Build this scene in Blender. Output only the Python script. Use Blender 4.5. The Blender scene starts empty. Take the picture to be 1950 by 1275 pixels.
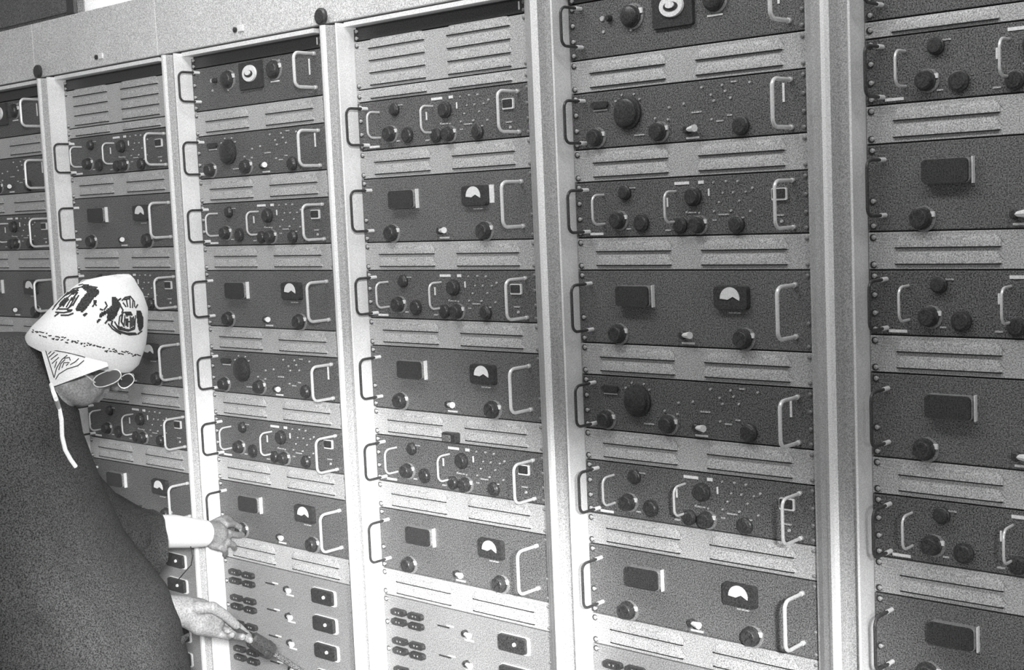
import bpy, bmesh, math, random
from mathutils import Vector, Matrix
from mathutils.bvhtree import BVHTree
random.seed(7)
PI = math.pi
SC = bpy.context.scene
COL = SC.collection

# ------------------------------------------------------------------ camera
F = 2554.865                       # focal length in pixels of the 1950 wide frame
CAM = Vector((2.1305, -1.9199, 1.668))
RGT = Vector((0.7458, 0.6648, -0.0431)).normalized()
FWD = Vector((-0.6654, 0.7404, -0.0951))
FWD = (FWD - RGT * FWD.dot(RGT)).normalized()
UPV = RGT.cross(FWD)
cd = bpy.data.cameras.new('camera')
co = bpy.data.objects.new('camera', cd)
COL.objects.link(co)
cd.sensor_width = 36.0
cd.lens = F / 1950.0 * 36.0
cd.clip_start = 0.05
m = Matrix((RGT, UPV, -FWD)).transposed().to_4x4()
m.translation = CAM
co.matrix_world = m
SC.camera = co

def at(x, y, d):
    """world point seen at photo pixel x, y, at distance d along the lens axis"""
    return CAM + (RGT * ((x - 975) / F) - UPV * ((y - 637.5) / F) + FWD) * d

# ------------------------------------------------------------------ world, lights, exposure
w = bpy.data.worlds.new('world')
SC.world = w
w.use_nodes = True
w.node_tree.nodes['Background'].inputs[0].default_value = (1, 1, 1, 1)
w.node_tree.nodes['Background'].inputs[1].default_value = 0.33
SC.view_settings.view_transform = 'Standard'
SC.view_settings.look = 'None'
SC.view_settings.gamma = 1.0
SC.view_settings.use_curve_mapping = False
SC.view_settings.exposure = 0.0

def lamp(kind, name, loc, target, power, size=0.3, size_y=None, angle=60, blend=1.0):
    l = bpy.data.lights.new(name, kind)
    l.energy = power
    if kind == 'AREA':
        l.shape = 'RECTANGLE'
        l.size = size
        l.size_y = size_y or size
    elif kind == 'SPOT':
        l.shadow_soft_size = size
        l.spot_size = math.radians(angle)
        l.spot_blend = blend
    o = bpy.data.objects.new(name, l)
    COL.objects.link(o)
    o.location = loc
    o.rotation_euler = (Vector(target) - Vector(loc)).to_track_quat('-Z', 'Y').to_euler()
    return o

lamp('SPOT', 'flash_lamp', (2.5, -2.2, 2.0), (-1.10, 0, 1.62), 290, 0.05, angle=39)
lamp('SPOT', 'low_fill_spot', (2.2, -2.0, 1.75), (-0.22, 0, 0.70), 800, 0.06, angle=27)  # unseen spot added to brighten the lower racks and the hands
lamp('SPOT', 'low_fill_spot_right', (2.4, -1.7, 1.75), (0.50, 0, 0.50), 520, 0.06, angle=31)  # second added spot, lifts the lower racks further right
lamp('SPOT', 'low_fill_spot_far_right', (2.6, -1.7, 1.55), (1.45, 0, 0.62), 70, 0.06, angle=44)  # third added spot, lifts the bottom of the rightmost racks
lamp('AREA', 'ceiling_lamp', (1.9, -0.75, 2.75), (1.9, 0.0, 2.1), 10, 1.6, 0.2)
lamp('AREA', 'ceiling_lamp_left', (0.3, -0.8, 2.9), (0.3, 0.1, 2.2), 13, 1.0, 0.3)
lamp('AREA', 'wall_fill_light', (-1.1, 0.40, 2.25), (-1.1, 0.9, 2.6), 40, 1.6, 0.1)  # unseen light added behind the header to whiten the wall above it

# ------------------------------------------------------------------ materials (all grey: a black-and-white photograph)
def mat(name, v, rough=0.5, metal=0.0, speck=0.22, scale=480, spec=0.4, bump=0.0, var=0.0, alpha=None, emit=0.0):
    M = bpy.data.materials.new(name)
    M.use_nodes = True
    nt = M.node_tree
    b = nt.nodes['Principled BSDF']
    b.inputs['Roughness'].default_value = rough
    b.inputs['Metallic'].default_value = metal
    b.inputs['Specular IOR Level'].default_value = spec
    tc = nt.nodes.new('ShaderNodeTexCoord')
    no = nt.nodes.new('ShaderNodeTexNoise')
    no.inputs['Scale'].default_value = scale
    no.inputs['Detail'].default_value = 1.0
    nt.links.new(tc.outputs['Object'], no.inputs['Vector'])
    mr = nt.nodes.new('ShaderNodeMapRange')
    mr.inputs['From Min'].default_value = 0.3
    mr.inputs['From Max'].default_value = 0.7
    mr.inputs['To Min'].default_value = max(v * (1 - speck * 1.6), 0)
    mr.inputs['To Max'].default_value = min(v * (1 + speck * 1.6), 0.97)
    nt.links.new(no.outputs['Fac'], mr.inputs['Value'])
    out = mr.outputs['Result']
    if var > 0:
        n2 = nt.nodes.new('ShaderNodeTexNoise')
        n2.inputs['Scale'].default_value = 7.0
        n2.inputs['Detail'].default_value = 4.0
        nt.links.new(tc.outputs['Object'], n2.inputs['Vector'])
        m2 = nt.nodes.new('ShaderNodeMapRange')
        m2.inputs['From Min'].default_value = 0.3
        m2.inputs['From Max'].default_value = 0.7
        m2.inputs['To Min'].default_value = 1 - var
        m2.inputs['To Max'].default_value = 1 + var
        nt.links.new(n2.outputs['Fac'], m2.inputs['Value'])
        mu = nt.nodes.new('ShaderNodeMath')
        mu.operation = 'MULTIPLY'
        nt.links.new(out, mu.inputs[0])
        nt.links.new(m2.outputs['Result'], mu.inputs[1])
        out = mu.outputs[0]
    cb = nt.nodes.new('ShaderNodeCombineColor')
    for i in range(3):
        nt.links.new(out, cb.inputs[i])
    nt.links.new(cb.outputs[0], b.inputs['Base Color'])
    if bump > 0:
        bp = nt.nodes.new('ShaderNodeBump')
        bp.inputs['Strength'].default_value = bump
        bp.inputs['Distance'].default_value = 0.001
        nt.links.new(no.outputs['Fac'], bp.inputs['Height'])
        nt.links.new(bp.outputs[0], b.inputs['Normal'])
    if alpha is not None:
        b.inputs['Alpha'].default_value = alpha
    return M

M = dict(
    post=mat('white_enamel', 0.88, 0.42, speck=0.14, var=0.04),
    light=mat('light_grey_enamel', 0.46, 0.45, speck=0.32, bump=0.3, var=0.06),
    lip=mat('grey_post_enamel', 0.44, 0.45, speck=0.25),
    dark2=mat('slate_crackle_enamel', 0.145, 0.5, speck=0.52, bump=0.4, var=0.10),
    dark=mat('dark_crackle_enamel', 0.125, 0.5, speck=0.6, bump=0.4, var=0.10),
    mid=mat('mid_grey_enamel', 0.28, 0.5, speck=0.32, bump=0.3, var=0.05),
    black=mat('black_bakelite', 0.05, 0.35, speck=0.4),
    slot=mat('slot_shadow_black', 0.02, 0.9, speck=0.3),
    chrome=mat('polished_handle_metal', 0.85, 0.30, metal=0.35, speck=0.08),
    steel=mat('shaded_handle_metal', 0.06, 0.38, speck=0.3),  # left handles: same metal as the right, dark reflection put into the colour
    white=mat('white_plate', 0.85, 0.5, speck=0.10),
    tick=mat('worn_white_print', 0.48, 0.5, speck=0.3),
    scale=mat('brushed_scale_metal', 0.26, 0.45, speck=0.3),
    cloth_dark=mat('dark_wool', 0.064, 0.95, speck=0.45, scale=420, spec=0.1, var=0.10),
    cloth_black=mat('black_wool', 0.048, 0.95, speck=0.4, scale=420, spec=0.1, var=0.10),
    cap=mat('white_cotton', 0.88, 0.9, speck=0.08, spec=0.1),
    thread=mat('dark_embroidery_thread', 0.05, 0.9, speck=0.4),
    skin=mat('skin', 0.27, 0.55, speck=0.18, scale=300, bump=0.15, var=0.12),
    lens=mat('tinted_lens', 0.05, 0.1, speck=0.1, alpha=0.7),
    floor=mat('floor_lino', 0.35, 0.5, speck=0.15, scale=60, var=0.1),
    wall=mat('white_wall_plaster', 0.82, 0.85, speck=0.10, scale=200),
    header=mat('header_enamel', 0.66, 0.6, speck=0.28, var=0.05),
)

# ------------------------------------------------------------------ mesh helpers
def box(bm, x0, x1, y0, y1, z0, z1, bev=0.0):
    vs = [bm.verts.new((x, y, z)) for x in (x0, x1) for y in (y0, y1) for z in (z0, z1)]
    fs = [(0, 1, 3, 2), (4, 6, 7, 5), (0, 4, 5, 1), (2, 3, 7, 6), (0, 2, 6, 4), (1, 5, 7, 3)]
    faces = [bm.faces.new([vs[i] for i in f]) for f in fs]
    if bev > 0:
        es = list({e for f in faces for e in f.edges})
        bmesh.ops.bevel(bm, geom=es, offset=bev, segments=2, affect='EDGES', profile=0.5)

def ring(bm, c, u, v, n):
    return [bm.verts.new(c + u * math.cos(2 * PI * i / n) + v * math.sin(2 * PI * i / n)) for i in range(n)]

def skin_rings(bm, rs, cap0=True, cap1=True):
    n = len(rs[0])
    for a, b in zip(rs, rs[1:]):
        for i in range(n):
            bm.faces.new((a[i], a[(i + 1) % n], b[(i + 1) % n], b[i]))
    if cap0: bm.faces.new(list(reversed(rs[0])))
    if cap1: bm.faces.new(rs[-1])

def tube(bm, pts, rad, n=8, caps=True):
    pts = [Vector(p) for p in pts]
    if not isinstance(rad, (list, tuple)): rad = [rad] * len(pts)
    prev = None
    rs = []
    for i, p in enumerate(pts):
        t = (pts[min(i + 1, len(pts) - 1)] - pts[max(i - 1, 0)]).normalized()
        if prev is None:
            a = Vector((0, 0, 1)) if abs(t.z) < 0.9 else Vector((1, 0, 0))
            u = t.cross(a).normalized()
        else:
            u = (prev - t * prev.dot(t)).normalized()
        prev = u
        v = t.cross(u)
        rs.append(ring(bm, p, u * rad[i], v * rad[i], n))
    skin_rings(bm, rs, caps, caps)

def lathe(bm, cx, cz, prof, n=20):
    """turned shape standing out of a panel towards -Y; prof = (radius, how far out)"""
    rs = [ring(bm, Vector((cx, -h, cz)), Vector((r, 0, 0)), Vector((0, 0, -r)), n) for r, h in prof]
    skin_rings(bm, rs)

def rrect(x0, x1, z0, z1, r, n=4):
    out = []
    for cx, cz, a0 in ((x1 - r, z1 - r, 0), (x0 + r, z1 - r, PI / 2), (x0 + r, z0 + r, PI), (x1 - r, z0 + r, 1.5 * PI)):
        for i in range(n + 1):
            a = a0 + PI / 2 * i / n
            out.append((cx + r * math.cos(a), cz + r * math.sin(a)))
    return out

def prism(bm, poly, y0, y1, taper=0.0):
    """polygon in the X-Z plane, from depth y0 (back) to y1 (front, more negative)"""
    cx = sum(p[0] for p in poly) / len(poly); cz = sum(p[1] for p in poly) / len(poly)
    a = [bm.verts.new((x, y0, z)) for x, z in poly]
    b = [bm.verts.new((cx + (x - cx) * (1 - taper), y1, cz + (z - cz) * (1 - taper))) for x, z in poly]
    skin_rings(bm, [a, b])

def mk(name, bm, m, parent=None, smooth=False, loc=None):
    bmesh.ops.recalc_face_normals(bm, faces=bm.faces)
    me = bpy.data.meshes.new(name)
    bm.to_mesh(me); bm.free()
    me.materials.append(m)
    if smooth:
        me.polygons.foreach_set('use_smooth', [True] * len(me.polygons))
        try: me.set_sharp_from_angle(angle=math.radians(40))
        except Exception: pass
    o = bpy.data.objects.new(name, me)
    COL.objects.link(o)
    if parent: o.parent = parent
    if loc: o.location = loc
    return o

def tag(o, label, cat, group=None):
    o['label'] = label; o['category'] = cat
    if group: o['group'] = group
    return o

def thing(name, loc=(0, 0, 0)):
    o = bpy.data.objects.new(name, None)
    o.empty_display_size = 0.05
    COL.objects.link(o); o.location = loc
    return o

KIDS = {}
def copy_tree(o, parent=None):
    c = o.copy(); COL.objects.link(c)
    if parent: c.parent = parent
    for ch in KIDS[o.name]:
        copy_tree(ch, c)
    return c
def index_kids():
    KIDS.clear()
    for o in bpy.data.objects: KIDS[o.name] = []
    for o in bpy.data.objects:
        if o.parent: KIDS[o.parent.name].append(o)

def struct(o): o['kind'] = 'structure'; return o

# ------------------------------------------------------------------ room
bm = bmesh.new(); box(bm, -3.2, 4.2, -4.2, 1.2, -0.1, 0.0); struct(mk('floor', bm, M['floor']))
bm = bmesh.new(); box(bm, -3.2, 4.2, -4.2, 1.2, 3.0, 3.1); struct(mk('ceiling', bm, M['wall']))
bm = bmesh.new(); box(bm, -3.2, 4.2, 0.9, 1.0, 0.0, 3.0); struct(mk('wall_back', bm, M['wall']))

# ------------------------------------------------------------------ racks
P = 0.5779; W = 0.4826; U = 0.02626
L2, D3, D4 = 0.0589, 0.1001, 0.1328
ZT = 2.05
RACKN = {1: 'leftmost rack', 2: 'second rack from the left', 3: 'third rack from the left',
         4: 'fourth rack from the left', 5: 'second rack from the right', 6: 'rightmost rack'}
X0 = {c: (c - 4) * P for c in range(1, 7)}

# posts: one folded channel between each two racks
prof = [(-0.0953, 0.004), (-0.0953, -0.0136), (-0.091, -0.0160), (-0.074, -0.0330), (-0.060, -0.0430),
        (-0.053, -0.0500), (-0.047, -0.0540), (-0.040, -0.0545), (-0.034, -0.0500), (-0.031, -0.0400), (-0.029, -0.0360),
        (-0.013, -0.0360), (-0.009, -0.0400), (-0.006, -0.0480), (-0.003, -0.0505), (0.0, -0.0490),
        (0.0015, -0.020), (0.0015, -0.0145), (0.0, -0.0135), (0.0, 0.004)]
for c in range(1, 8):
    x = (c - 4) * P
    top = ZT + 0.010
    t = thing('rack_post', (x, 0, 0))
    for nm, k0, k1, mm in (('post_lip', 0, 6, 'lip'), ('post_bead', 6, 8, 'post'), ('post_groove', 8, 14, 'lip'), ('post_flange', 14, 19, 'post')):  # groove gets the grey to put its recess shade into the colour
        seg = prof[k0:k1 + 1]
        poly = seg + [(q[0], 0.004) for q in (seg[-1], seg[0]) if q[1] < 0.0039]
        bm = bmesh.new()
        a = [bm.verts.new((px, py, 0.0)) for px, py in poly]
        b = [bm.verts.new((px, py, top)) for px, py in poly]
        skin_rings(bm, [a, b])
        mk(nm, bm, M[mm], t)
    bm = bmesh.new(); lathe(bm, 0, 0, [(0.018, 0), (0.0175, 0.006), (0.014, 0.009)], 16)
    if c in (2, 4, 6, 7):
        k = mk('post_cap', bm, M['black'], t, True); k.location = (-0.050, -0.044, top + 0.0195)
        k['label'] = 'round black cap on the post top'
    else:
        bm.free()
    # shadow-line strip down the channel
    where = {1: 'at the left edge of the leftmost rack', 7: 'at the right side of the rightmost rack'}.get(c)
    if where is None:
        where = 'between the %s and %s rack from the left' % (('', 'first', 'second', 'third', 'fourth', 'fifth', 'sixth')[c - 1], ('', 'first', 'second', 'third', 'fourth', 'fifth', 'sixth')[c])
    tag(t, 'white steel post ' + where, 'post', 'rack posts')

# cabinets behind the panels
for c in range(1, 7):
    bm = bmesh.new(); box(bm, X0[c] + 0.001, X0[c] + W - 0.001, 0.006, 0.45, 0.0, ZT + 0.012)
    tag(mk('rack_cabinet', bm, M['black']), 'black cabinet body behind the panels of the ' + RACKN[c], 'cabinet', 'rack cabinets')
    bm = bmesh.new(); box(bm, X0[c] + 0.001, X0[c] + W - 0.0005, -0.030, 0.003, ZT + 0.003, ZT + 0.012)
    tag(mk('top_rail', bm, M['post']), 'thin white rail above the black strip of the ' + RACKN[c], 'rail', 'top rails')

# header above all racks, made of one panel per two racks
t = thing('header_panel', (0, 0, 0))
for i in range(-2, 6):
    x = (i - 3) * P
    bm = bmesh.new(); box(bm, x - 0.0953 + 0.0005, x + W - 0.0005, -0.030, 0.45, ZT + 0.0165, ZT + 0.160, 0.002)
    mk('header_board', bm, M['header'], t)
    bm = bmesh.new(); box(bm, x + 0.225, x + 0.245, -0.034, -0.030, ZT + 0.034, ZT + 0.048, 0.001)
    mk('name_plate', bm, M['white'], t)
    bm = bmesh.new(); lathe(bm, x + 0.214, ZT + 0.040, [(0.006, 0.030), (0.006, 0.034), (0.003, 0.036)], 10)
    mk('screw', bm, M['black'], t)
tag(t, 'long pale header running along the top of all the racks', 'header')

# dark duct box on top of the left racks
t = thing('ceiling_box', (-1.55, 0.02, ZT + 0.160))
bm = bmesh.new(); box(bm, -1.35, 0.50, -0.03, -0.005, 0.0, 0.30, 0.006); mk('box_body', bm, M['dark'], t)
bm = bmesh.new()
box(bm, 0.462, 0.498, -0.040, -0.030, 0.004, 0.296, 0.003); mk('edge_trim', bm, M['black'], t)
bm = bmesh.new(); box(bm, -1.33, 0.46, -0.036, -0.030, 0.012, 0.085, 0.002); mk('front_board', bm, M['dark'], t)
bm = bmesh.new(); box(bm, -1.33, 0.46, -0.036, -0.030, 0.092, 0.17, 0.002); mk('front_board', bm, M['dark'], t)
tag(t, 'dark rectangular box standing on the header at the far left', 'box')

# ---- part builders; local origin = top left corner of the panel, x right, z down negative
def plate(t, h, m, name='front_plate'):
    bm = bmesh.new(); box(bm, 0.0012, W - 0.0012, -0.004, 0.003, -h + 0.0012, -0.0012, 0.0008)
    return mk(name, bm, m, t)

def screws(t, zs):
    for z in zs:
        bm = bmesh.new(); lathe(bm, 0, 0, [(0.0036, 0.0), (0.0036, 0.0032), (0.002, 0.0042)], 10)
        o = mk('screw', bm, M['tick'], t, True, (0.0115, -0.004, -z))
        bm = bmesh.new(); lathe(bm, 0, 0, [(0.0056, 0.0), (0.0056, 0.0014)], 10)
        k = mk('washer', bm, M['black'], o); k.location = (-0.0022, 0, -0.0006)
        bm = bmesh.new(); lathe(bm, 0, 0, [(0.0032, 0.0), (0.0032, 0.0026), (0.002, 0.0034)], 10)
        mk('screw', bm, M['scale'], t, True, (W - 0.0095, -0.004, -z))

def handle(t, x, z0, z1, out=0.062, r=0.0027, m='chrome', name='handle', feet=True):
    """D handle: vertical bar standing out from the panel, legs at z0 and z1"""
    R = 0.013
    pts = [(x, -0.004, -z0)]
    pts += [(x, -(out - R), -z0)]
    for i in range(1, 6):
        a = PI / 2 * i / 5
        pts.append((x, -(out - R) - R * math.sin(a), -z0 - R + R * math.cos(a)))
    for i in range(0, 6):
        a = PI / 2 * i / 5
        pts.append((x, -(out - R) - R * math.cos(a), -z1 + R - R * math.sin(a)))
    pts.append((x, -0.004, -z1))
    bm = bmesh.new(); tube(bm, pts, r, 8)
    o = mk(name, bm, M[m], t, True)
    if m == 'steel':
        o['label'] = 'handle with a dark reflection put into its colour, against the white post'
    if feet:
        for z in (z0, z1):
            bm = bmesh.new(); tube(bm, [(x, -0.004, -z), (x, -0.004 - (0.016 if m == 'steel' else 0.005), -z)], r + (0.0009 if m == 'steel' else 0.0010), 10)
            mk('foot', bm, M['white'] if m == 'steel' else M['chrome'], o, True)  # white ends on the left handles paint in the lit part of the legs
    return o

def knob(t, x, z, r, h=0.018, skirt=True):
    x += 0.009
    bm = bmesh.new()
    n = 20
    prof_ = [(r * 1.0, 0.004), (r * 1.0, 0.009), (r * 0.88, 0.010), (r * 0.82, h), (r * 0.7, h + 0.002)]
    lathe(bm, x, -z, prof_, n)
    o = mk('knob', bm, M['black'], t, True)
    if skirt:
        bm = bmesh.new(); lathe(bm, x + 0.003, -z - 0.001, [(r * 1.12, 0.004), (r * 1.10, 0.0062)], n)
        mk('knob_scale', bm, M['scale'], o, True)
        bm = bmesh.new(); box(bm, x + r * 0.82, x + r * 1.22, -0.0085, -0.005, -z + r * 0.1, -z + r * 0.55); mk('pointer', bm, M['white'], o)
    return o

def toggle(t, x, z):
    bm = bmesh.new(); lathe(bm, x - 0.010, -z, [(0.007, 0.004), (0.007, 0.012), (0.005, 0.014)], 12)
    o = mk('toggle_switch', bm, M['black'], t, True)
    bm = bmesh.new(); tube(bm, [(x - 0.008, -0.010, -z), (x + 0.012, -0.018, -z + 0.001)], [0.0036, 0.0064], 8)
    mk('lever', bm, M['white'], o, True)
    bm = bmesh.new(); box(bm, x - 0.014, x + 0.012, -0.0052, -0.004, -z - 0.016, -z - 0.0125); mk('label_strip', bm, M['white'], t)

def dot(t, x, z, r=0.003, m='tick'):
    r *= 0.85
    bm = bmesh.new(); lathe(bm, x, -z, [(r, 0.004), (r * 0.9, 0.0065)], 8); mk('pilot_lamp', bm, M[m], t)

def dash(t, x, z, w, h=0.0025, m='tick', name='label_strip'):
    if w > 0.025 or h > 0.004: m = 'white' if m == 'tick' else m
    bm = bmesh.new(); box(bm, x - w / 2, x + w / 2, -0.0054, -0.004, -z - h / 2, -z + h / 2); return mk(name, bm, M[m], t)

def half_moon(t, x0, x1, z0, z1):
    bm = bmesh.new(); prism(bm, rrect(x0, x1, -z1, -z0, 0.006), -0.004, -0.013, 0.06)
    o = mk('dial_meter', bm, M['black'], t)
    cx = (x0 + x1) / 2; cz = -(z0 + z1) / 2 - 0.001
    poly = [(cx + 0.019 * math.cos(a), cz + 0.019 * math.sin(a)) for a in [(-0.18 + (PI + 0.20) * i / 14) for i in range(15)]]
    poly.append((cx - 0.004, cz - 0.002)); poly.append((cx + 0.006, cz + 0.003))
    bm = bmesh.new(); prism(bm, poly, -0.0128, -0.0146); mk('dial_face', bm, M['white'], o)
    
def lit_meter(t, x0, x1, z0, z1):
    bm = bmesh.new(); prism(bm, rrect(x0, x1, -z1, -z0, 0.007), -0.004, -0.016, 0.0)
    o = mk('meter_bezel', bm, M['scale'], t)
    bm = bmesh.new(); prism(bm, rrect(x0 + 0.0005, x1 - 0.0012, -z1 + 0.0005, -z0 - 0.0005, 0.007), -0.0162, -0.019, 0.02)
    mk('meter_window', bm, M['black'], o)
    bm = bmesh.new(); box(bm, x1 + 0.001, x1 + 0.003, -0.012, -0.004, -z1 - 0.001, -z0 + 0.001); mk('lit_edge_strip', bm, M['white'], t)  # white strip painted in for the lit right side of the bezel

def window(t, x0, x1, z0, z1):
    bm = bmesh.new(); prism(bm, rrect(x0, x1, -z1, -z0, 0.002), -0.004, -0.008); o = mk('window_frame', bm, M['white'], t)
    bm = bmesh.new(); prism(bm, rrect(x0 + 0.0015, x1 - 0.0025, -z1 + 0.003, -z0 - 0.0015, 0.002), -0.0078, -0.0092); mk('window_pane', bm, M['black'], o)

HX0, HX1 = 0.030, 0.450
def meter_unit():
    t = thing('meter_unit')
    plate(t, D4, M['dark2']); screws(t, (0.009, 0.086, D4 - 0.009))
    handle(t, HX0, 0.024, 0.108, m='steel'); handle(t, HX1, 0.024, 0.108, r=0.0033)
    lit_meter(t, 0.094, 0.168, 0.027, 0.064)
    half_moon(t, 0.297, 0.365, 0.026, 0.066)
    dash(t, 0.335, 0.0715, 0.024)
    knob(t, 0.080, 0.114, 0.0175); toggle(t, 0.240, 0.112); knob(t, 0.342, 0.1145, 0.0175)
    return t
def selector_unit():
    t = thing('selector_unit')
    plate(t, D3, M['dark']); screws(t, (0.009, 0.038, 0.066, D3 - 0.009))
    handle(t, HX0, 0.014, 0.089, m='steel'); handle(t, HX1, 0.015, 0.090, r=0.0029)
    handle(t, 0.066, 0.024, 0.076, 0.038, 0.0022, name='small_handle', feet=False)
    handle(t, 0.222, 0.024, 0.076, 0.038, 0.0022, name='small_handle', feet=False)
    knob(t, 0.106, 0.022, 0.013, 0.012, False); knob(t, 0.090, 0.070, 0.0160); knob(t, 0.140, 0.076, 0.0155, 0.010, False)
    knob(t, 0.250, 0.034, 0.0165, 0.014, False); knob(t, 0.258, 0.0815, 0.0150); knob(t, 0.222, 0.082, 0.0140, 0.010, False)
    knob(t, 0.335, 0.083, 0.0145, 0.012, False)
    dash(t, 0.236, 0.0105, 0.030, 0.005); dash(t, 0.275, 0.0105, 0.011, 0.0055)
    dash(t, 0.048, 0.0935, 0.030, 0.0045)
    dash(t, 0.290, 0.028, 0.003, 0.012)
    for x, z in ((0.30, 0.012), (0.325, 0.011), (0.347, 0.012), (0.318, 0.030), (0.338, 0.030), (0.362, 0.030), (0.310, 0.045), (0.350, 0.044),
                 (0.375, 0.024), (0.300, 0.060), (0.370, 0.062), (0.333, 0.060), (0.27, 0.062), (0.245, 0.060)):
        dot(t, x, z, 0.0026 if (x * 1000) % 2 else 0.0021)
    for x, z, w_ in ((0.255, 0.061, 0.018), (0.318, 0.066, 0.020), (0.350, 0.072, 0.014), (0.30, 0.075, 0.008), (0.13, 0.014, 0.016), (0.12, 0.086, 0.010), (0.205, 0.090, 0.012)):
        dash(t, x, z, w_)
    dash(t, 0.205, 0.042, 0.003, 0.016)
    window(t, 0.412, 0.440, 0.026, 0.046); dash(t, 0.425, 0.070, 0.016); dot(t, 0.428, 0.080, 0.0035)
    return t
def tuner_unit():
    t = thing('tuner_unit')
    plate(t, D3, M['dark']); screws(t, (0.009, 0.038, 0.066, D3 - 0.009))
    handle(t, HX0, 0.014, 0.089, m='steel'); handle(t, HX1, 0.015, 0.090, r=0.0033)
    bm = bmesh.new(); prism(bm, rrect(0.048, 0.085, -0.029, -0.018, 0.005), -0.004, -0.010); mk('name_block', bm, M['black'], t)
    dash(t, 0.066, 0.033, 0.030, 0.002)
    knob(t, 0.118, 0.042, 0.029, 0.016, False)
    for a in (40, 65, 110, 140): dot(t, 0.127 + 0.034 * math.cos(math.radians(a)), 0.042 - 0.034 * math.sin(math.radians(a)), 0.0024)
    knob(t, 0.046, 0.080, 0.0165); knob(t, 0.183, 0.079, 0.0165); knob(t, 0.348, 0.081, 0.0155, 0.012, False)
    toggle(t, 0.262, 0.080)
    for x, z in ((0.215, 0.040), (0.282, 0.012), (0.300, 0.026), (0.322, 0.012), (0.328, 0.022), (0.338, 0.034), (0.305, 0.036), (0.245, 0.036), (0.300, 0.066), (0.185, 0.056), (0.212, 0.060), (0.375, 0.012)):
        dot(t, x, z, 0.0026)
    for x, z, w_ in ((0.150, 0.082, 0.022), (0.316, 0.070, 0.014), (0.335, 0.062, 0.010), (0.270, 0.052, 0.020), (0.345, 0.008, 0.012)):
        dash(t, x, z, w_)
    dash(t, 0.437, 0.034, 0.004, 0.030, name='latch_reflection_bar')  # the handle's reflection in the panel, put in as a white bar
    return t
def speaker_unit():
    t = thing('speaker_unit')
    plate(t, D3, M['dark']); screws(t, (0.009, 0.038, 0.066, D3 - 0.009))
    handle(t, HX0, 0.010, 0.078, m='steel'); handle(t, HX1, 0.010, 0.082, r=0.0036)
    bm = bmesh.new(); prism(bm, rrect(0.188, 0.272, -0.066, -0.004, 0.004), -0.004, -0.010, 0.03); o = mk('dial_block', bm, M['black'], t)
    cx, cz = 0.230, -0.031
    def ell(a, b, n=22): return [(cx + a * math.cos(2 * PI * i / n), cz + b * math.sin(2 * PI * i / n)) for i in range(n)]
    bm = bmesh.new(); prism(bm, ell(0.025, 0.019), -0.010, -0.014, 0.05); mk('dial_ring', bm, M['white'], o)
    bm = bmesh.new(); prism(bm, [(x, z - 0.001) for x, z in ell(0.015, 0.008)], -0.0139, -0.0155, 0.05); r_ = mk('dial_recess', bm, M['black'], o)
    bm = bmesh.new(); prism(bm, [(cx + (x - cx) * 0.66, z + 0.001) for x, z in ell(0.014, 0.0055)], -0.0154, -0.0180, 0.05); mk('dial_plate', bm, M['white'], o)
    knob(t, 0.133, 0.036, 0.0205, 0.016); knob(t, 0.303, 0.030, 0.0205, 0.016); knob(t, 0.085, 0.034, 0.006, 0.012, False)
    dot(t, 0.078, 0.033, 0.006); dot(t, 0.080, 0.056, 0.0035); dot(t, 0.140, 0.060, 0.003)
    dash(t, 0.312, 0.056, 0.030, 0.003); dot(t, 0.33, 0.012, 0.003); dot(t, 0.31, 0.010, 0.003)
    dash(t, 0.432, 0.036, 0.004, 0.034, name='latch_reflection_bar')  # white bar again stands for the handle's reflection
    return t
def louvre(bm, x0, x1, z):
    """pressed slot: an awning that swells out towards its open lower lip at height z"""
    h = 0.018; n = 10; N = 18; out = 0.0030
    g = []
    for j in range(5):
        f = j / 4
        row = []
        for i in range(N + 1):
            s = i / N
            x = x0 + (x1 - x0) * s
            e = min(1.0, min(x - x0, x1 - x) / 0.012)
            e = math.sin(e * PI / 2)
            row.append(bm.verts.new((x, -0.004 - out * e * math.sin(f * PI / 2), z + h * (1 - f) * (0.35 + 0.65 * e))))
        g.append(row)
    for j in range(4):
        for i in range(N):
            bm.faces.new((g[j][i], g[j][i + 1], g[j + 1][i + 1], g[j + 1][i]))
def vent_panel(h, zs, name='vent_panel'):
    t = thing(name)
    plate(t, h, M['light'])
    screws(t, (0.0085, h - 0.0085) if h > 0.03 else (h / 2,))
    for z in zs:
        for x0, x1 in ((0.042, 0.212), (0.268, 0.440)):
            bm = bmesh.new(); louvre(bm, x0, x1, -z)
            o = mk('louvre', bm, M['light'], t, True)
            bm = bmesh.new(); box(bm, x0 + 0.004, x1 - 0.004, -0.0070, -0.0041, -z - 0.0016, -z + 0.0003); mk('slot', bm, M['slot'], o)
    return t
def blank_strip():
    t = thing('blank_strip')
    plate(t, U, M['black']); screws(t, (0.006, 0.020))
    dash(t, 0.462, 0.011, 0.003, 0.015, name='latch_reflection_bar')
    return t
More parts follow.
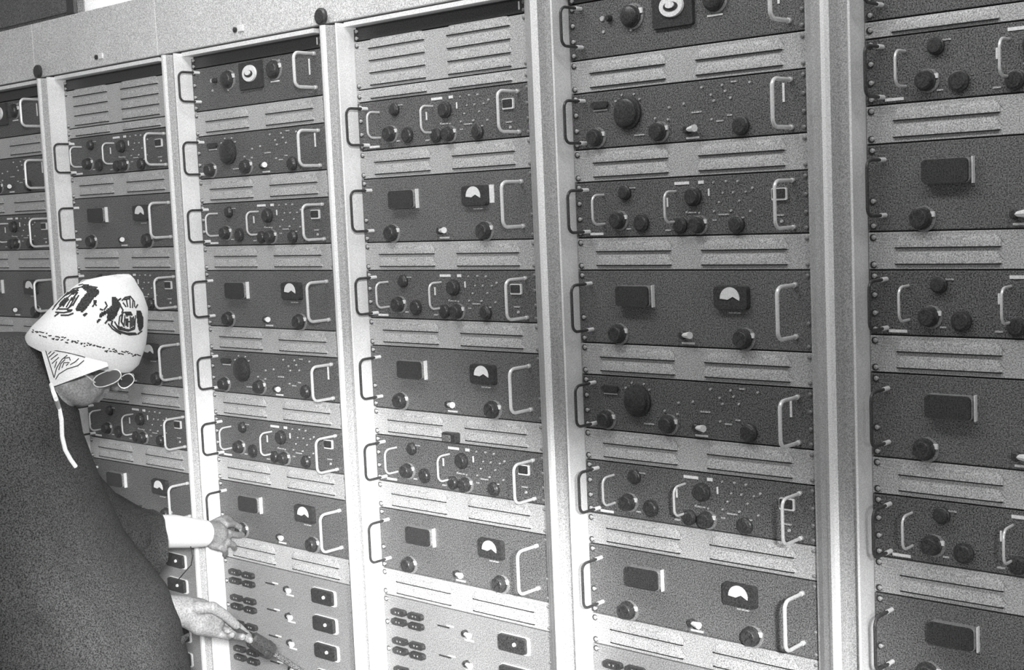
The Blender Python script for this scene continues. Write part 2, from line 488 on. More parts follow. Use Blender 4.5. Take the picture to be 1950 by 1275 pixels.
def jack_panel(h):
    t = thing('jack_panel')
    plate(t, h, M['mid'])
    screws(t, (0.009, 0.060, 0.12, 0.18, h - 0.012))
    k = 0
    while 0.033 + 0.064 * k + 0.03 < h:
        v = 0.064 * k
        for x in (0.051, 0.103):
            for z in (0.0325, 0.054):
                bm = bmesh.new(); prism(bm, rrect(x - 0.0225, x + 0.0215, -z - v - 0.0070, -z - v + 0.0070, 0.0065), -0.004, -0.013, 0.04)
                j = mk('jack_socket', bm, M['black'], t)
                bm = bmesh.new(); box(bm, x - 0.006, x - 0.003, -0.0142, -0.013, -z - v - 0.001, -z - v + 0.002); mk('contact', bm, M['mid'], j)
                bm = bmesh.new(); box(bm, x + 0.003, x + 0.006, -0.0142, -0.013, -z - v - 0.001, -z - v + 0.002); mk('contact', bm, M['mid'], j)
        dash(t, 0.182, 0.041 + v, 0.034, 0.003, 'black', 'engraved_line')
        dash(t, 0.202, 0.037 + v, 0.020, 0.003, 'white', 'engraved_line')
        toggle(t, 0.256, 0.043 + v)
        bm = bmesh.new(); prism(bm, rrect(0.341, 0.421, -0.0585 - v, -0.022 - v, 0.006), -0.004, -0.0065, 0.0); s = mk('switch_frame', bm, M['white'], t)
        bm = bmesh.new(); prism(bm, rrect(0.342, 0.415, -0.0565 - v, -0.023 - v, 0.006), -0.0064, -0.014, 0.04); mk('switch_block', bm, M['black'], s)
        bm = bmesh.new(); lathe(bm, 0.388, -0.0385 - v, [(0.0042, 0.0138), (0.0036, 0.017)], 12); mk('push_button', bm, M['white'], s)
        k += 1
    return t

HJ = 0.65
protos = {
    'A': meter_unit(), 'B': selector_unit(), 'C': tuner_unit(), 'D': speaker_unit(),
    'L': vent_panel(L2, (0.0245, 0.0495)), 'M': vent_panel(D3, (0.0175, 0.0425, 0.0675, 0.0925), 'tall_vent_panel'),
    'N': vent_panel(U, (0.0195,), 'narrow_vent_panel'), 'S': blank_strip(), 'J': jack_panel(HJ)}
HGT = {'A': D4, 'B': D3, 'C': D3, 'D': D3, 'L': L2, 'M': D3, 'N': U, 'S': U, 'J': HJ}
index_kids()
odd = 'S D L C L B L A L C L B L A L J'.split()
even = 'S M N B L A L B L A L B L A L J'.split()
LOOK = {'A': ('dark grey unit with rectangular window, half-moon dial and two big handles', 'equipment unit', 'half-moon dial units'),
        'B': ('dark grey unit with two small inner handles and many tiny switches', 'equipment unit', 'many-switch units'),
        'C': ('dark grey unit with one large black round knob and white dots', 'equipment unit', 'large-knob units'),
        'D': ('unit with white oval dial on black square', 'equipment unit', 'oval dial units'),
        'L': ('light grey vent panel with two rows of louvres', 'vent panel', 'two-row vent panels'),
        'M': ('light grey vent panel with four rows of louvres', 'vent panel', 'four-row vent panels'),
        'N': ('narrow light grey vent panel with one row of louvres', 'vent panel', 'one-row vent panels'),
        'S': ('plain black strip at the very top', 'blank panel', 'black top strips'),
        'J': ('jack socket panel with square switches', 'jack panel', 'jack panels')}
ORD = ['topmost', 'second', 'third', 'fourth', 'fifth', 'sixth', 'seventh']
first = {k: True for k in protos}
PANEL = {}
for c in range(1, 7):
    seq = list(odd if c % 2 else even)
    if c == 6: seq[1] = 'D'
    z = ZT
    tot = {}
    for k in seq: tot[k] = tot.get(k, 0) + 1
    cnt = {}
    for i, k in enumerate(seq):
        if first[k]:
            o = protos[k]; first[k] = False
        else:
            o = copy_tree(protos[k])
        o.location = (X0[c], 0, z)
        PANEL[(c, i)] = o
        n = cnt.get(k, 0); cnt[k] = n + 1
        look, cat, grp = LOOK[k]
        where = (', ' + ORD[n] + ' such' if tot[k] > 1 else '') + ', ' + RACKN[c]
        if tot[k] > 1 and n == tot[k] - 1: where = ', lowest such, ' + RACKN[c]
        lab = look + where
        ws = lab.split()
        if len(ws) > 16:
            lab = {'A': 'unit with rectangular window and half-moon dial', 'B': 'unit with two small inner handles', 'C': 'unit with large round black knob',
                   'L': 'light vent panel, two louvre rows'}.get(k, look) + where
        tag(o, lab, cat, grp)
        z -= HGT[k]
ZB = z

# black spring clip between the louvres of a vent panel in the fourth rack, white sticker near a dial in the same rack
t = thing('spring_clip', (0.2375, -0.004, 1.2075))
bm = bmesh.new(); box(bm, -0.020, 0.020, -0.016, 0.0, -0.009, 0.012, 0.003); mk('clip_body', bm, M['black'], t)
bm = bmesh.new(); box(bm, -0.013, 0.009, -0.021, -0.016, -0.006, 0.008, 0.002); mk('clip_lever', bm, M['dark'], t)
tag(t, 'small black clip between the louvres of a vent panel in the fourth rack', 'clip')
bm = bmesh.new(); box(bm, -0.006, 0.006, -0.0012, 0.0, -0.0175, 0.0175)
o = mk('paper_sticker', bm, M['white']); o.location = (0.3725, -0.004, 1.6945)
tag(o, 'small upright white sticker right of a half-moon dial in the fourth rack', 'sticker')

# base plinth under each rack
for c in range(1, 7):
    bm = bmesh.new(); box(bm, X0[c] + 0.001, X0[c] + W - 0.001, -0.004, 0.003, 0.0, ZB - 0.001)
    tag(mk('base_plate', bm, M['light']), 'plain base plate at the foot of the ' + RACKN[c], 'base plate', 'rack base plates')

# ------------------------------------------------------------------ the person
def blob(bm, c, ax, r, seg=20, rings_=12):
    """ellipsoid with axes ax (3 unit vectors) and radii r"""
    g = []
    for j in range(1, rings_):
        th = PI * j / rings_
        g.append([bm.verts.new(c + ax[0] * (r[0] * math.sin(th) * math.cos(2 * PI * i / seg)) + ax[1] * (r[1] * math.sin(th) * math.sin(2 * PI * i / seg)) + ax[2] * (r[2] * math.cos(th))) for i in range(seg)])
    top = bm.verts.new(c + ax[2] * r[2]); bot = bm.verts.new(c - ax[2] * r[2])
    for a, b in zip(g, g[1:]):
        for i in range(seg): bm.faces.new((a[i], a[(i + 1) % seg], b[(i + 1) % seg], b[i]))
    for i in range(seg):
        bm.faces.new((g[0][(i + 1) % seg], g[0][i], top)); bm.faces.new((g[-1][i], g[-1][(i + 1) % seg], bot))
def ball(bm, c, r): blob(bm, Vector(c), (Vector((1, 0, 0)), Vector((0, 1, 0)), Vector((0, 0, 1))), (r, r, r), 14, 10)
def limb(bm, pts, rs, n=14):
    tube(bm, pts, rs, n)
    for p, r in zip(pts, rs): ball(bm, p, r * 0.995)

def fuse(name, bm, m, parent, voxel, smooth_it=6, ratio=None):
    """join overlapping shapes into one continuous skin"""
    bmesh.ops.recalc_face_normals(bm, faces=bm.faces)
    me = bpy.data.meshes.new(name); bm.to_mesh(me); bm.free()
    o = bpy.data.objects.new(name, me); COL.objects.link(o)
    r = o.modifiers.new('r', 'REMESH'); r.mode = 'VOXEL'; r.voxel_size = voxel; r.use_smooth_shade = True
    if smooth_it:
        s_ = o.modifiers.new('s', 'SMOOTH'); s_.factor = 0.5; s_.iterations = smooth_it
    if ratio:
        d_ = o.modifiers.new('d', 'DECIMATE'); d_.ratio = ratio
    dg = bpy.context.evaluated_depsgraph_get()
    me2 = bpy.data.meshes.new_from_object(o.evaluated_get(dg))
    o.modifiers.clear(); o.data = me2; me2.name = name
    me2.materials.clear(); me2.materials.append(m)
    me2.polygons.foreach_set('use_smooth', [True] * len(me2.polygons))
    o.parent = parent
    return o

man = thing('person', (0, 0, 0))
tag(man, 'person in dark cloak and white embroidered headwear bending towards the racks, holding a plug', 'person')

head = at(150, 655, 2.52)
fd = (RGT * 0.60 - UPV * 0.50 + FWD * 0.62).normalized()        # where the face points
up = (RGT * 0.36 + UPV * 0.90 + FWD * 0.25); up = (up - fd * up.dot(fd)).normalized()
sd = fd.cross(up).normalized()                                   # his right, the side nearer the camera
bm = bmesh.new()
blob(bm, head + up * 0.002 + fd * 0.012, (fd, sd, up), (0.082, 0.072, 0.084), 28, 18)             # skull
blob(bm, head + fd * 0.030 - up * 0.058, (fd, sd, up), (0.058, 0.055, 0.052), 24, 14) # jaw
blob(bm, at(161, 748, 2.505), (fd, sd, up), (0.022, 0.026, 0.020))
blob(bm, at(139, 741, 2.475), (fd, sd, up), (0.046, 0.032, 0.026))
blob(bm, at(163, 722, 2.47), (fd, sd, up), (0.020, 0.014, 0.016))
blob(bm, at(183, 741, 2.51), (fd, sd, up), (0.012, 0.020, 0.007))
blob(bm, at(172, 735, 2.50), (fd, sd, up), (0.024, 0.028, 0.024))
limb(bm, [at(196, 728, 2.53), at(200, 741, 2.54)], [0.010, 0.0095])         # chin
blob(bm, head + fd * 0.082 + up * 0.014, (fd, sd, up), (0.012, 0.050, 0.010))         # brow
for s in (-1, 1):
    blob(bm, head + fd * 0.070 + sd * 0.034 * s - up * 0.028, (fd, sd, up), (0.018, 0.020, 0.018))  # cheeks
    blob(bm, head + fd * 0.079 + sd * 0.031 * s - up * 0.002, (fd, sd, up), (0.010, 0.014, 0.010))  # eyes
    blob(bm, head - fd * 0.004 + sd * 0.076 * s - up * 0.012, (fd, sd, up), (0.016, 0.007, 0.031))  # ears
limb(bm, [head + fd * 0.090 + up * 0.006, head + fd * 0.108 - up * 0.030], [0.007, 0.012])           # nose
blob(bm, head + fd * 0.094 - up * 0.036, (fd, sd, up), (0.012, 0.017, 0.009))
blob(bm, head + fd * 0.086 - up * 0.062, (fd, sd, up), (0.010, 0.022, 0.006))         # upper lip
blob(bm, head + fd * 0.083 - up * 0.073, (fd, sd, up), (0.010, 0.019, 0.006))         # lower lip
# neck and trunk
nb = at(58, 812, 2.46)
limb(bm, [head - up * 0.03 - fd * 0.01, (head - up * 0.03) * 0.5 + nb * 0.5, nb], [0.052, 0.048, 0.058])
chest = at(40, 960, 2.50); waist = at(60, 1180, 2.52); hip = at(60, 1340, 2.52)
limb(bm, [nb, chest, waist, hip], [0.075, 0.145, 0.130, 0.140])
shL = at(92, 930, 2.66); shR = at(60, 930, 2.43)
limb(bm, [shL, chest], [0.062, 0.10]); limb(bm, [shR, chest], [0.062, 0.10])
# left arm, reaching to the knob on the panel
elL = at(226, 1016, 2.85); wrL = at(396, 1012, 3.10)
limb(bm, [shL, elL], [0.052, 0.043])
limb(bm, [elL, elL.lerp(wrL, 0.35), wrL], [0.036, 0.033, 0.026])
# right arm, forearm held level, hand round the plug
elR = at(196, 1172, 2.50); wrR = at(352, 1163, 2.585)
limb(bm, [shR, elR], [0.052, 0.044])
limb(bm, [elR, elR.lerp(wrR, 0.35), wrR], [0.043, 0.042, 0.030])
# legs and feet
hx = hip.x; hy = hip.y
for s, nm in ((-1, 'l'), (1, 'r')):
    hp = Vector((hx + s * 0.10, hy - s * 0.03, hip.z - 0.02)); kn = Vector((hx + s * 0.11, hy + 0.03 - s * 0.03, 0.48)); an = Vector((hx + s * 0.115, hy - 0.02 - s * 0.03, 0.09))
    limb(bm, [hp, kn, an], [0.088, 0.058, 0.040])
    limb(bm, [an + Vector((0, -0.03, -0.045)), an + Vector((0, 0.07, -0.052)), an + Vector((0, 0.16, -0.060))], [0.040, 0.038, 0.026])
# left hand
def finger(bm, pts, r0, r1):
    n = len(pts)
    limb(bm, pts, [r0 + (r1 - r0) * i / (n - 1) for i in range(n)], 10)
kL = at(416, 1021, 3.15)
limb(bm, [wrL, at(410, 1016, 3.125), kL], [0.026, 0.030, 0.025])
limb(bm, [at(408, 1030, 3.12), at(416, 1036, 3.13)], [0.020, 0.016])
finger(bm, [at(416, 1006, 3.15), at(431, 998, 3.16), at(445, 997, 3.195), at(457, 1003, 3.215)], 0.0095, 0.0075)   # index, on the knob
finger(bm, [at(419, 1018, 3.14), at(435, 1014, 3.145), at(450, 1018, 3.18), at(461, 1018, 3.21)], 0.0098, 0.0078)
finger(bm, [at(418, 1031, 3.13), at(433, 1031, 3.135), at(444, 1037, 3.165), at(446, 1043, 3.195)], 0.0094, 0.0075)
finger(bm, [at(420, 1042, 3.12), at(427, 1045, 3.13), at(429, 1052, 3.155), at(428, 1057, 3.18)], 0.0085, 0.0068)
finger(bm, [at(402, 1000, 3.13), at(420, 990, 3.16), at(430, 986, 3.185), at(438, 990, 3.20)], 0.0115, 0.0085)      # thumb
# right hand round the plug stem
limb(bm, [wrR, at(378, 1172, 2.60), at(402, 1180, 2.62)], [0.029, 0.034, 0.028])
limb(bm, [at(380, 1188, 2.59), at(405, 1196, 2.61)], [0.022, 0.018])
limb(bm, [at(375, 1160, 2.62), at(405, 1170, 2.64)], [0.024, 0.018])
finger(bm, [at(405, 1166, 2.65), at(436, 1180, 2.675), at(458, 1196, 2.665), at(474, 1212, 2.645)], 0.0100, 0.0078)
finger(bm, [at(408, 1178, 2.64), at(440, 1192, 2.665), at(462, 1207, 2.65), at(476, 1218, 2.63)], 0.0102, 0.0080)
finger(bm, [at(406, 1190, 2.62), at(434, 1203, 2.64), at(452, 1211, 2.63), at(462, 1212, 2.61)], 0.0098, 0.0076)
finger(bm, [at(400, 1200, 2.60), at(420, 1208, 2.615), at(434, 1212, 2.605), at(442, 1208, 2.59)], 0.0088, 0.0068)
finger(bm, [at(378, 1156, 2.57), at(405, 1156, 2.565), at(430, 1172, 2.585), at(450, 1190, 2.605)], 0.0135, 0.0090)  # thumb
body = fuse('body', bm, M['skin'], man, 0.0036, 4, 0.45)

# cloak: rings of silhouette, x left, x right, depth of the middle, half thickness
rings_ = [(637, -40, 46, 2.47, 0.060), (652, -75, 66, 2.47, 0.085), (680, -100, 86, 2.46, 0.105), (735, -125, 105, 2.45, 0.124), (762, -138, 119, 2.45, 0.140), (792, -148, 139, 2.45, 0.145),
          (835, -160, 144, 2.46, 0.165), (890, -170, 160, 2.46, 0.195), (960, -172, 184, 2.47, 0.215), (1040, -170, 222, 2.47, 0.222), (1100, -170, 272, 2.47, 0.220),
          (1140, -170, 308, 2.48, 0.215), (1200, -175, 334, 2.48, 0.21), (1275, -180, 353, 2.49, 0.20), (1420, -190, 372, 2.50, 0.20), (1750, -210, 380, 2.52, 0.21),
          (2300, -240, 390, 2.56, 0.24)]
bm = bmesh.new()
N = 96
lev = []
hz = Vector((FWD.x, FWD.y, 0)).normalized()
prev = None
dense = []
for a, b in zip(rings_, rings_[1:]):
    k = 5
    for q in range(k):
        f = q / k
        dense.append(tuple(a[i] + (b[i] - a[i]) * f for i in range(5)))
dense.append(rings_[-1])
for (y, xl, xr, d, th) in dense:
    c_ = at((xl + xr) / 2, y, d); a_ = (at(xr, y, d) - at(xl, y, d)) / 2
    amp = min(1.0, max(0, (y - 690) / 350.0)) * 0.011
    row = []
    for i in range(N):
        an = 2 * PI * i / N
        f1 = math.sin(9 * an + 1.3 + y * 0.0016) + 0.6 * math.sin(17 * an + y * 0.0021)
        k = 1.0 + amp / 0.2 * f1 * (abs(math.sin(an)) ** 1.2)
        ca = math.cos(an); sa = math.sin(an)
        ca = math.copysign(abs(ca) ** 0.85, ca); sa = math.copysign(abs(sa) ** 0.85, sa)
        p = c_ + a_ * ca + hz * (th * sa * k)
        if p.z < 0.012: p.z = 0.012
        row.append(bm.verts.new(p))
    lev.append(row)
skin_rings(bm, lev, True, True)
ck = mk('cloak', bm, M['cloth_dark'], man, True)
bpy.context.view_layer.update()
tck = BVHTree.FromObject(ck, bpy.context.evaluated_depsgraph_get())
def on_cloak(x, y, off):
    d = (at(x, y, 1.0) - CAM).normalized()
    h = tck.ray_cast(CAM, d)
    return (h[0] - d * off) if h[0] is not None else None
# black sleeve of the reaching arm, with an open cuff
bm = bmesh.new()
sl = [(138, 965, 2.62, 0.066, 0.066), (180, 990, 2.68, 0.066, 0.064), (218, 1011, 2.74, 0.071, 0.060), (248, 1028, 2.78, 0.075, 0.056), (270, 1038, 2.81, 0.078, 0.054), (280, 1040, 2.82, 0.079, 0.054)]
axis = (at(280, 1040, 2.82) - at(150, 985, 2.62)).normalized()
rows_ = []
for j, (x, y, d, ru, rf) in enumerate(sl):
    c_ = at(x, y, d)
    u_ = (UPV - axis * UPV.dot(axis) * 0.35).normalized()
    v_ = axis.cross(u_).normalized()
    row = []
    for i in range(40):
        an = 2 * PI * i / 40
        k = 1 + 0.045 * math.sin(5 * an + j) + 0.02 * math.sin(11 * an)
        row.append(bm.verts.new(c_ + u_ * (ru * math.cos(an) * k) + v_ * (rf * math.sin(an) * k)))
    rows_.append(row)
# turned-in cuff
c_ = at(275, 1038, 2.812)
row = []
for i, v in enumerate(rows_[-1]): row.append(bm.verts.new(c_ + (v.co - at(280, 1040, 2.82)) * 0.93))
rows_.append(row)
c_ = at(225, 1013, 2.75)
row = []
for i, v in enumerate(rows_[-2]): row.append(bm.verts.new(c_ + (v.co - at(280, 1040, 2.82)) * 0.80))
rows_.append(row)
skin_rings(bm, rows_, False, False)
slv = mk('sleeve', bm, M['cloth_black'], man, True); slv['label'] = 'black sleeve of the reaching arm'
# upper part of the black sleeve at the shoulder
bm = bmesh.new()
limb(bm, [at(98, 818, 2.50), at(114, 870, 2.55), at(140, 938, 2.62), at(190, 990, 2.70), at(235, 1022, 2.76), at(252, 1034, 2.79)], [0.045, 0.046, 0.060, 0.060, 0.060, 0.052])
fuse('sleeve_shoulder', bm, M['cloth_black'], slv, 0.006, 10)
# white shirt sleeve on the reaching forearm
bm = bmesh.new()
tube(bm, [at(272, 1014, 2.89), at(296, 1012, 2.94), at(330, 1011, 2.99), at(365, 1014, 3.05), at(388, 1015, 3.085)], [0.034, 0.037, 0.037, 0.034, 0.031], 24)
o = mk('shirt_sleeve', bm, M['cap'], man, True); o['label'] = 'white shirt sleeve on the reaching arm'
# thin dark cord hanging from cuff to cuff
bm = bmesh.new(); tube(bm, [at(363, 1040, 2.86), at(367, 1058, 2.85), at(364, 1075, 2.84), at(350, 1091, 2.80), at(336, 1107, 2.74), at(322, 1117, 2.66), at(306, 1124, 2.56)], 0.0013, 6)
mk('sleeve_cord', bm, M['cloth_black'], man, True)
# small dark cuff tab under the right wrist
bm = bmesh.new()
tube(bm, [at(330, 1225, 2.50), at(345, 1219, 2.51), at(360, 1207, 2.52)], [0.010, 0.008, 0.003], 8); mk('cuff_tab', bm, M['cloth_black'], man, True)

# cap
bm = bmesh.new()
cr = [((50, 641), (250, 707)), ((54, 633), (262, 696)), ((66, 618), (274, 662)), ((80, 605), (276, 640)), ((97, 588), (277, 612)), ((122, 562), (277, 590)), ((148, 541), (268, 562)), ((166, 532), (259, 546)), ((192, 526.5), (254, 533)), ((220, 522.5), (248, 524))]
rb = [0.086, 0.095, 0.106, 0.108, 0.106, 0.100, 0.084, 0.066, 0.044, 0.018]
DC = 2.51
rows_ = []
for ((xl, yl), (xr, yr)), b_ in zip(cr, rb):
    pl = at(xl, yl, DC - 0.02); pr_ = at(xr, yr, DC + 0.03)
    c_ = (pl + pr_) / 2; a_ = (pr_ - pl) / 2
    v_ = (FWD + UPV * 0.12).normalized() * b_
    row = []
    for i in range(64):
        an = 2 * PI * i / 64
        row.append(bm.verts.new(c_ + a_ * math.cos(an) + v_ * math.sin(an) * (1 + 0.012 * math.sin(7 * an))))
    rows_.append(row)
inner = [bm.verts.new(v.co * 0.93 + (at(150, 674, DC)) * 0.07) for v in rows_[0]]
skin_rings(bm, [inner] + rows_, False, True)
cap = mk('embroidered_cap', bm, M['cap'], man, True); cap['label'] = 'white cap with dark embroidered motifs'
bpy.context.view_layer.update()
tree = BVHTree.FromObject(cap, bpy.context.evaluated_depsgraph_get())

def on_cap(x, y, off=0.0008, tr=None):
    d = (at(x, y, 1.0) - CAM).normalized()
    h = (tr or tree).ray_cast(CAM, d)
    if h[0] is None: return None
    return h[0] - d * off

def stitch_line(bm, pts, r=0.0015, tr=None):
    P3 = []
    for (x0, y0), (x1, y1) in zip(pts, pts[1:]):
        k = max(1, int(math.hypot(x1 - x0, y1 - y0) / 3))
        for q in range(k): P3.append(on_cap(x0 + (x1 - x0) * q / k, y0 + (y1 - y0) * q / k, 0.0006, tr))
    P3.append(on_cap(*pts[-1], 0.0006, tr))
    P3 = [p for p in P3 if p is not None]
    if len(P3) > 1: tube(bm, P3, r, 5)

def patch(bm, poly, step=2.4, tr=None):
    """thin satin-stitch patch that lies on the cloth inside a polygon"""
    xs = [p[0] for p in poly]; ys = [p[1] for p in poly]
    def inside(x, y):
        r = False; j = len(poly) - 1
        for i in range(len(poly)):
            if (poly[i][1] > y) != (poly[j][1] > y) and x < (poly[j][0] - poly[i][0]) * (y - poly[i][1]) / (poly[j][1] - poly[i][1]) + poly[i][0]: r = not r
            j = i
        return r
    y = min(ys)
    while y < max(ys):
        x = min(xs); run = []
        while x <= max(xs) + step:
            if inside(x, y): run.append((x, y))
            else:
                if len(run) > 1: stitch_line(bm, [run[0], run[-1]], 0.0016, tr)
                run = []
            x += step / 2
        y += step

# left motif: arch with bars, then a dark leafy block
bm = bmesh.new()
for pl in ([(155, 546), (160, 540), (172, 543), (190, 553), (188, 560), (180, 566), (172, 578), (164, 588), (158, 594), (150, 592), (143, 590), (148, 580), (155, 568), (166, 556), (160, 552)],
           [(118, 572), (126, 566), (132, 570), (124, 578), (116, 584), (112, 580)], [(178, 572), (185, 570), (184, 577), (178, 580)], [(133, 556), (142, 550), (148, 556), (138, 562)]):
    patch(bm, pl)
for pl in ([(103, 584), (118, 568), (140, 550), (165, 544), (186, 547)], [(108, 590), (122, 574), (136, 560), (150, 552)], [(112, 588), (128, 588), (140, 578), (150, 562)], [(120, 584), (130, 568)], [(126, 585), (137, 566)], [(132, 584), (143, 566)],
           [(106, 594), (122, 595), (136, 592)], [(158, 600), (164, 596)], [(150, 543), (158, 541)]):
    stitch_line(bm, pl)
for pl in ([(100, 590), (112, 574), (130, 556)], [(122, 572), (128, 566)], [(128, 590), (138, 590)], [(150, 548), (140, 558)], [(148, 556), (136, 572)], [(146, 568), (138, 582)], [(126, 562), (134, 558)],
           [(176, 584), (180, 578), (184, 582)], [(166, 596), (160, 602)], [(172, 548), (184, 548)], [(112, 596), (104, 602)], [(140, 596), (130, 600), (116, 600)]):
    stitch_line(bm, pl, 0.0017)
a = mk('embroidery', bm, M['thread'], cap); a['label'] = 'dark embroidered arch motif on the left of the cap'
# right motif
bm = bmesh.new()
for pl in ([(212, 566), (220, 564), (226, 574), (231, 580), (226, 590), (222, 600), (216, 608), (208, 612), (203, 606), (204, 596), (196, 602), (188, 604), (190, 596), (202, 590), (212, 582)],
           [(260, 590), (268, 592), (272, 604), (272, 622), (266, 632), (262, 622), (260, 606)], [(188, 606), (182, 612), (186, 614), (192, 608)],
           [(236, 594), (248, 592), (252, 600), (240, 602)], [(222, 618), (232, 622), (240, 626), (236, 629), (224, 624)]):
    patch(bm, pl)
for pl in ([(232, 572), (238, 566), (248, 564), (256, 574), (256, 584)], [(240, 568), (243, 584)], [(247, 566), (248, 586)], [(253, 572), (252, 586)], [(234, 576), (240, 584)],
           [(226, 618), (228, 602), (236, 594)], [(236, 622), (238, 600)], [(243, 606), (243, 622)], [(248, 602), (248, 624)], [(254, 602), (254, 620)],
           [(212, 618), (222, 628), (240, 634), (258, 634)], [(206, 616), (214, 626), (230, 636)], [(218, 612), (226, 626), (244, 630), (256, 626), (258, 600)], [(200, 574), (204, 582), (198, 590)],
           [(239, 612), (248, 612)]):
    stitch_line(bm, pl)
for pl in ([(233, 598), (231, 612), (236, 620)], [(240, 606), (240, 620)], [(251, 604), (251, 622)], [(257, 606), (256, 624)], [(230, 626), (246, 628), (256, 622)], [(214, 610), (212, 618)], [(206, 608), (200, 616)],
           [(236, 570), (246, 568)], [(228, 580), (234, 590), (232, 596)], [(258, 586), (262, 580)], [(224, 572), (230, 568)], [(196, 590), (190, 588)], [(262, 636), (270, 630)], [(216, 622), (228, 632), (246, 637), (260, 636)]):
    stitch_line(bm, pl, 0.0017)
a = mk('embroidery', bm, M['thread'], cap); a['label'] = 'dark embroidered arch motif on the right of the cap'
# small dashes along the brim
bm = bmesh.new()
random.seed(3)
for i in range(34):
    f = i / 33.0
    x = 62 + (262 - 62) * f; y = 630 + (676 - 630) * f ** 0.9
    for _ in range(2):
        dx = random.uniform(-2, 2); dy = random.uniform(-3, 5)
        stitch_line(bm, [(x + dx, y + dy), (x + dx + random.uniform(2, 5), y + dy + random.uniform(-1.5, 2.5))], 0.0011)
mk('brim_stitching', bm, M['thread'], cap)
# dark line where the band of the cap begins
# hanging flap
bm = bmesh.new()
def flap_pt(u, v):
    # u 0..1 along the top from back to front, v 0..1 from the top down
    top = (76 + (204 - 76) * u, 658 + (690 - 658) * u)
    bot = (98 + (206 - 98) * u, 737 + (697 - 737) * u)
    x = top[0] + (bot[0] - top[0]) * v; y = top[1] + (bot[1] - top[1]) * v
    d = 2.418 - 0.012 * math.sin(PI * u) + 0.03 * (1 - u) * 0.3
    return x, y, d
g0 = []; g1 = []
for i in range(21):
    r0 = []; r1 = []
    for j in range(9):
        x, y, d = flap_pt(i / 20, j / 8)
        r0.append(bm.verts.new(at(x, y, d))); r1.append(bm.verts.new(at(x, y, d + 0.004)))
    g0.append(r0); g1.append(r1)
for g in (g0, g1):
    for i in range(20):
        for j in range(8): bm.faces.new((g[i][j], g[i + 1][j], g[i + 1][j + 1], g[i][j + 1]))
for i in range(20):
    bm.faces.new((g0[i][0], g1[i][0], g1[i + 1][0], g0[i + 1][0])); bm.faces.new((g0[i][8], g1[i][8], g1[i + 1][8], g0[i + 1][8]))
for j in range(8):
    bm.faces.new((g0[0][j], g1[0][j], g1[0][j + 1], g0[0][j + 1])); bm.faces.new((g0[20][j], g1[20][j], g1[20][j + 1], g0[20][j + 1]))
flap = mk('neck_flap', bm, M['cap'], cap, True); flap['label'] = 'white flap hanging below the cap, edged with dark stitching'
bpy.context.view_layer.update()
tf = BVHTree.FromObject(flap, bpy.context.evaluated_depsgraph_get())
bm = bmesh.new()
for pl in ([(86, 664), (94, 690), (103, 719)], [(103, 719), (108, 700), (118, 684), (128, 676)], [(106, 722), (112, 712), (128, 702), (148, 696), (160, 686)], [(88, 664), (110, 668), (136, 672), (162, 680)],
           [(92, 674), (98, 668)], [(93, 680), (104, 670)], [(97, 684), (110, 674)], [(99, 692), (112, 680)], [(104, 700), (108, 688)],
           [(112, 704), (116, 692), (124, 684)], [(118, 700), (122, 690), (132, 690)], [(122, 682), (132, 680), (134, 686)], [(134, 694), (144, 688), (150, 682)], [(126, 696), (130, 692)]):
    stitch_line(bm, pl, 0.0009, tf)
mk('stitching', bm, M['thread'], cap)['label'] = 'dark leaf-shaped stitching on the flap'

# white cord hanging behind the neck, lying on the cloak
pts = [at(97, 732, 2.385), at(101, 744, 2.352), at(107, 760, 2.318)]
for x, y in ((112, 776), (117, 800), (118, 830), (124, 856), (134, 874), (144, 888)):
    q = on_cloak(x, y, 0.0045)
    if q is not None: pts.append(q)
bm = bmesh.new(); tube(bm, pts, [0.0034, 0.0036, 0.0038] + [0.0040] * (len(pts) - 3), 8)
mk('hanging_cord', bm, M['cap'], man, True)['label'] = 'white cord hanging from the headwear'

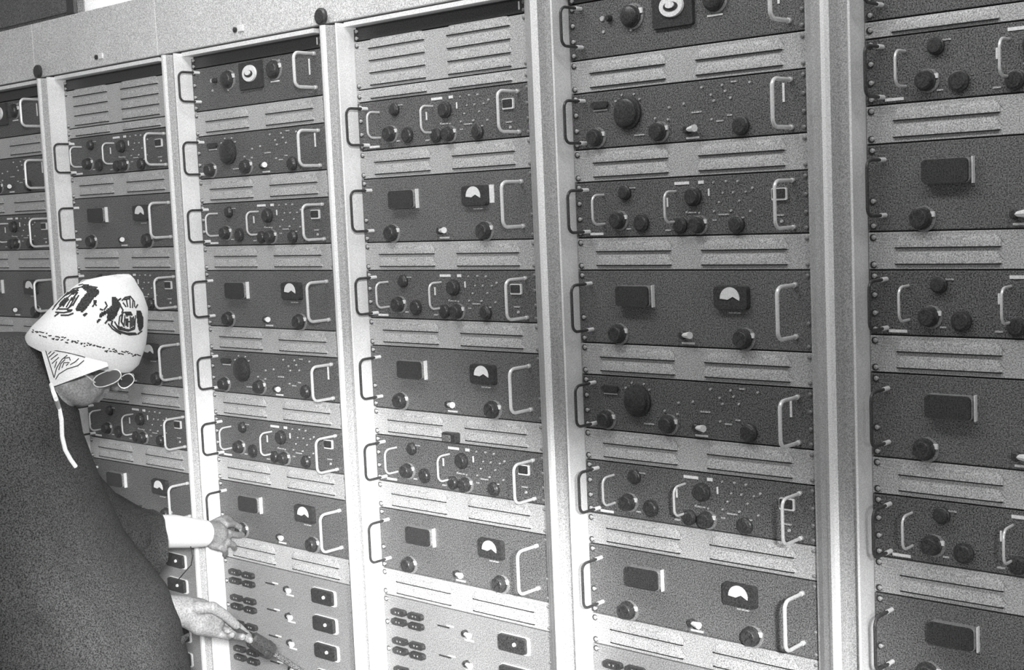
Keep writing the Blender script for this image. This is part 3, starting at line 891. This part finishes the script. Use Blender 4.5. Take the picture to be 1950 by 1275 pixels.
# glasses
gl = thing('glasses'); gl.parent = man
def lens_ring(cx, cy, d, ax, ay, tilt, dd, nm):
    c_ = at(cx, cy, d)
    tr_ = math.radians(tilt)
    u_ = (RGT * math.cos(tr_) + UPV * math.sin(tr_) + FWD * dd).normalized() * ax
    v_ = (-RGT * math.sin(tr_) + UPV * math.cos(tr_)).normalized() * ay
    pts = []
    for i in range(29):
        an = 2 * PI * i / 28
        k = 1.0
        ca, sa = math.cos(an), math.sin(an)
        ca = math.copysign(abs(ca) ** 0.8, ca); sa = math.copysign(abs(sa) ** 0.85, sa)
        pts.append(c_ + u_ * ca + v_ * sa)
    b1 = bmesh.new(); tube(b1, pts, 0.0012, 6); mk('rim', b1, M['chrome'], gl, True)
    b2 = bmesh.new(); n_ = u_.cross(v_).normalized() * 0.0008
    ra = [b2.verts.new(p + n_) for p in pts[:-1]]; rb_ = [b2.verts.new(p - n_) for p in pts[:-1]]
    skin_rings(b2, [ra, rb_]); mk('lens', b2, M['lens'], gl)
lens_ring(204, 720, 2.475, 0.0255, 0.0125, 22, 0.25, 'near')
lens_ring(240, 725, 2.52, 0.0150, 0.0110, 40, 0.35, 'far')
bm = bmesh.new(); tube(bm, [at(226, 712, 2.485), at(229, 717, 2.49), at(231, 722, 2.50)], 0.0015, 6); mk('bridge', bm, M['chrome'], gl, True)
bm = bmesh.new(); tube(bm, [at(181, 728, 2.465), at(166, 716, 2.45), at(146, 702, 2.435)], 0.0015, 6); mk('temple_arm', bm, M['chrome'], gl, True)
bm = bmesh.new(); tube(bm, [at(250, 713, 2.53), at(240, 704, 2.56), at(225, 696, 2.60)], 0.0015, 6); mk('temple_arm', bm, M['chrome'], gl, True)

# the plug he holds, with stem, grip and rod
t = thing('cable_plug', at(497, 1229, 2.66))
def rel(x, y, d): return at(x, y, d) - t.location
bm = bmesh.new(); tube(bm, [rel(404, 1157, 2.60), rel(425, 1176, 2.61), rel(450, 1197, 2.625), rel(482, 1218, 2.65)], [0.003, 0.0046, 0.0050, 0.0055], 8); mk('stem', bm, M['black'], t, True)
bm = bmesh.new()
pa = rel(477, 1215, 2.645); pb = rel(518, 1242, 2.675)
tube(bm, [pa, pa.lerp(pb, 0.06), pa.lerp(pb, 0.62), pa.lerp(pb, 0.70), pa.lerp(pb, 0.96), pb], [0.012, 0.0160, 0.0170, 0.0185, 0.0165, 0.010], 8); mk('grip', bm, M['black'], t)
bm = bmesh.new(); tube(bm, [pb, rel(545, 1258, 2.69), rel(572, 1276, 2.705), rel(600, 1300, 2.71)], [0.0062, 0.0058, 0.0055, 0.0050], 8); mk('rod', bm, M['dark'], t, True)
tag(t, 'black plug with a thick grip and thin rod held in the right hand', 'plug')
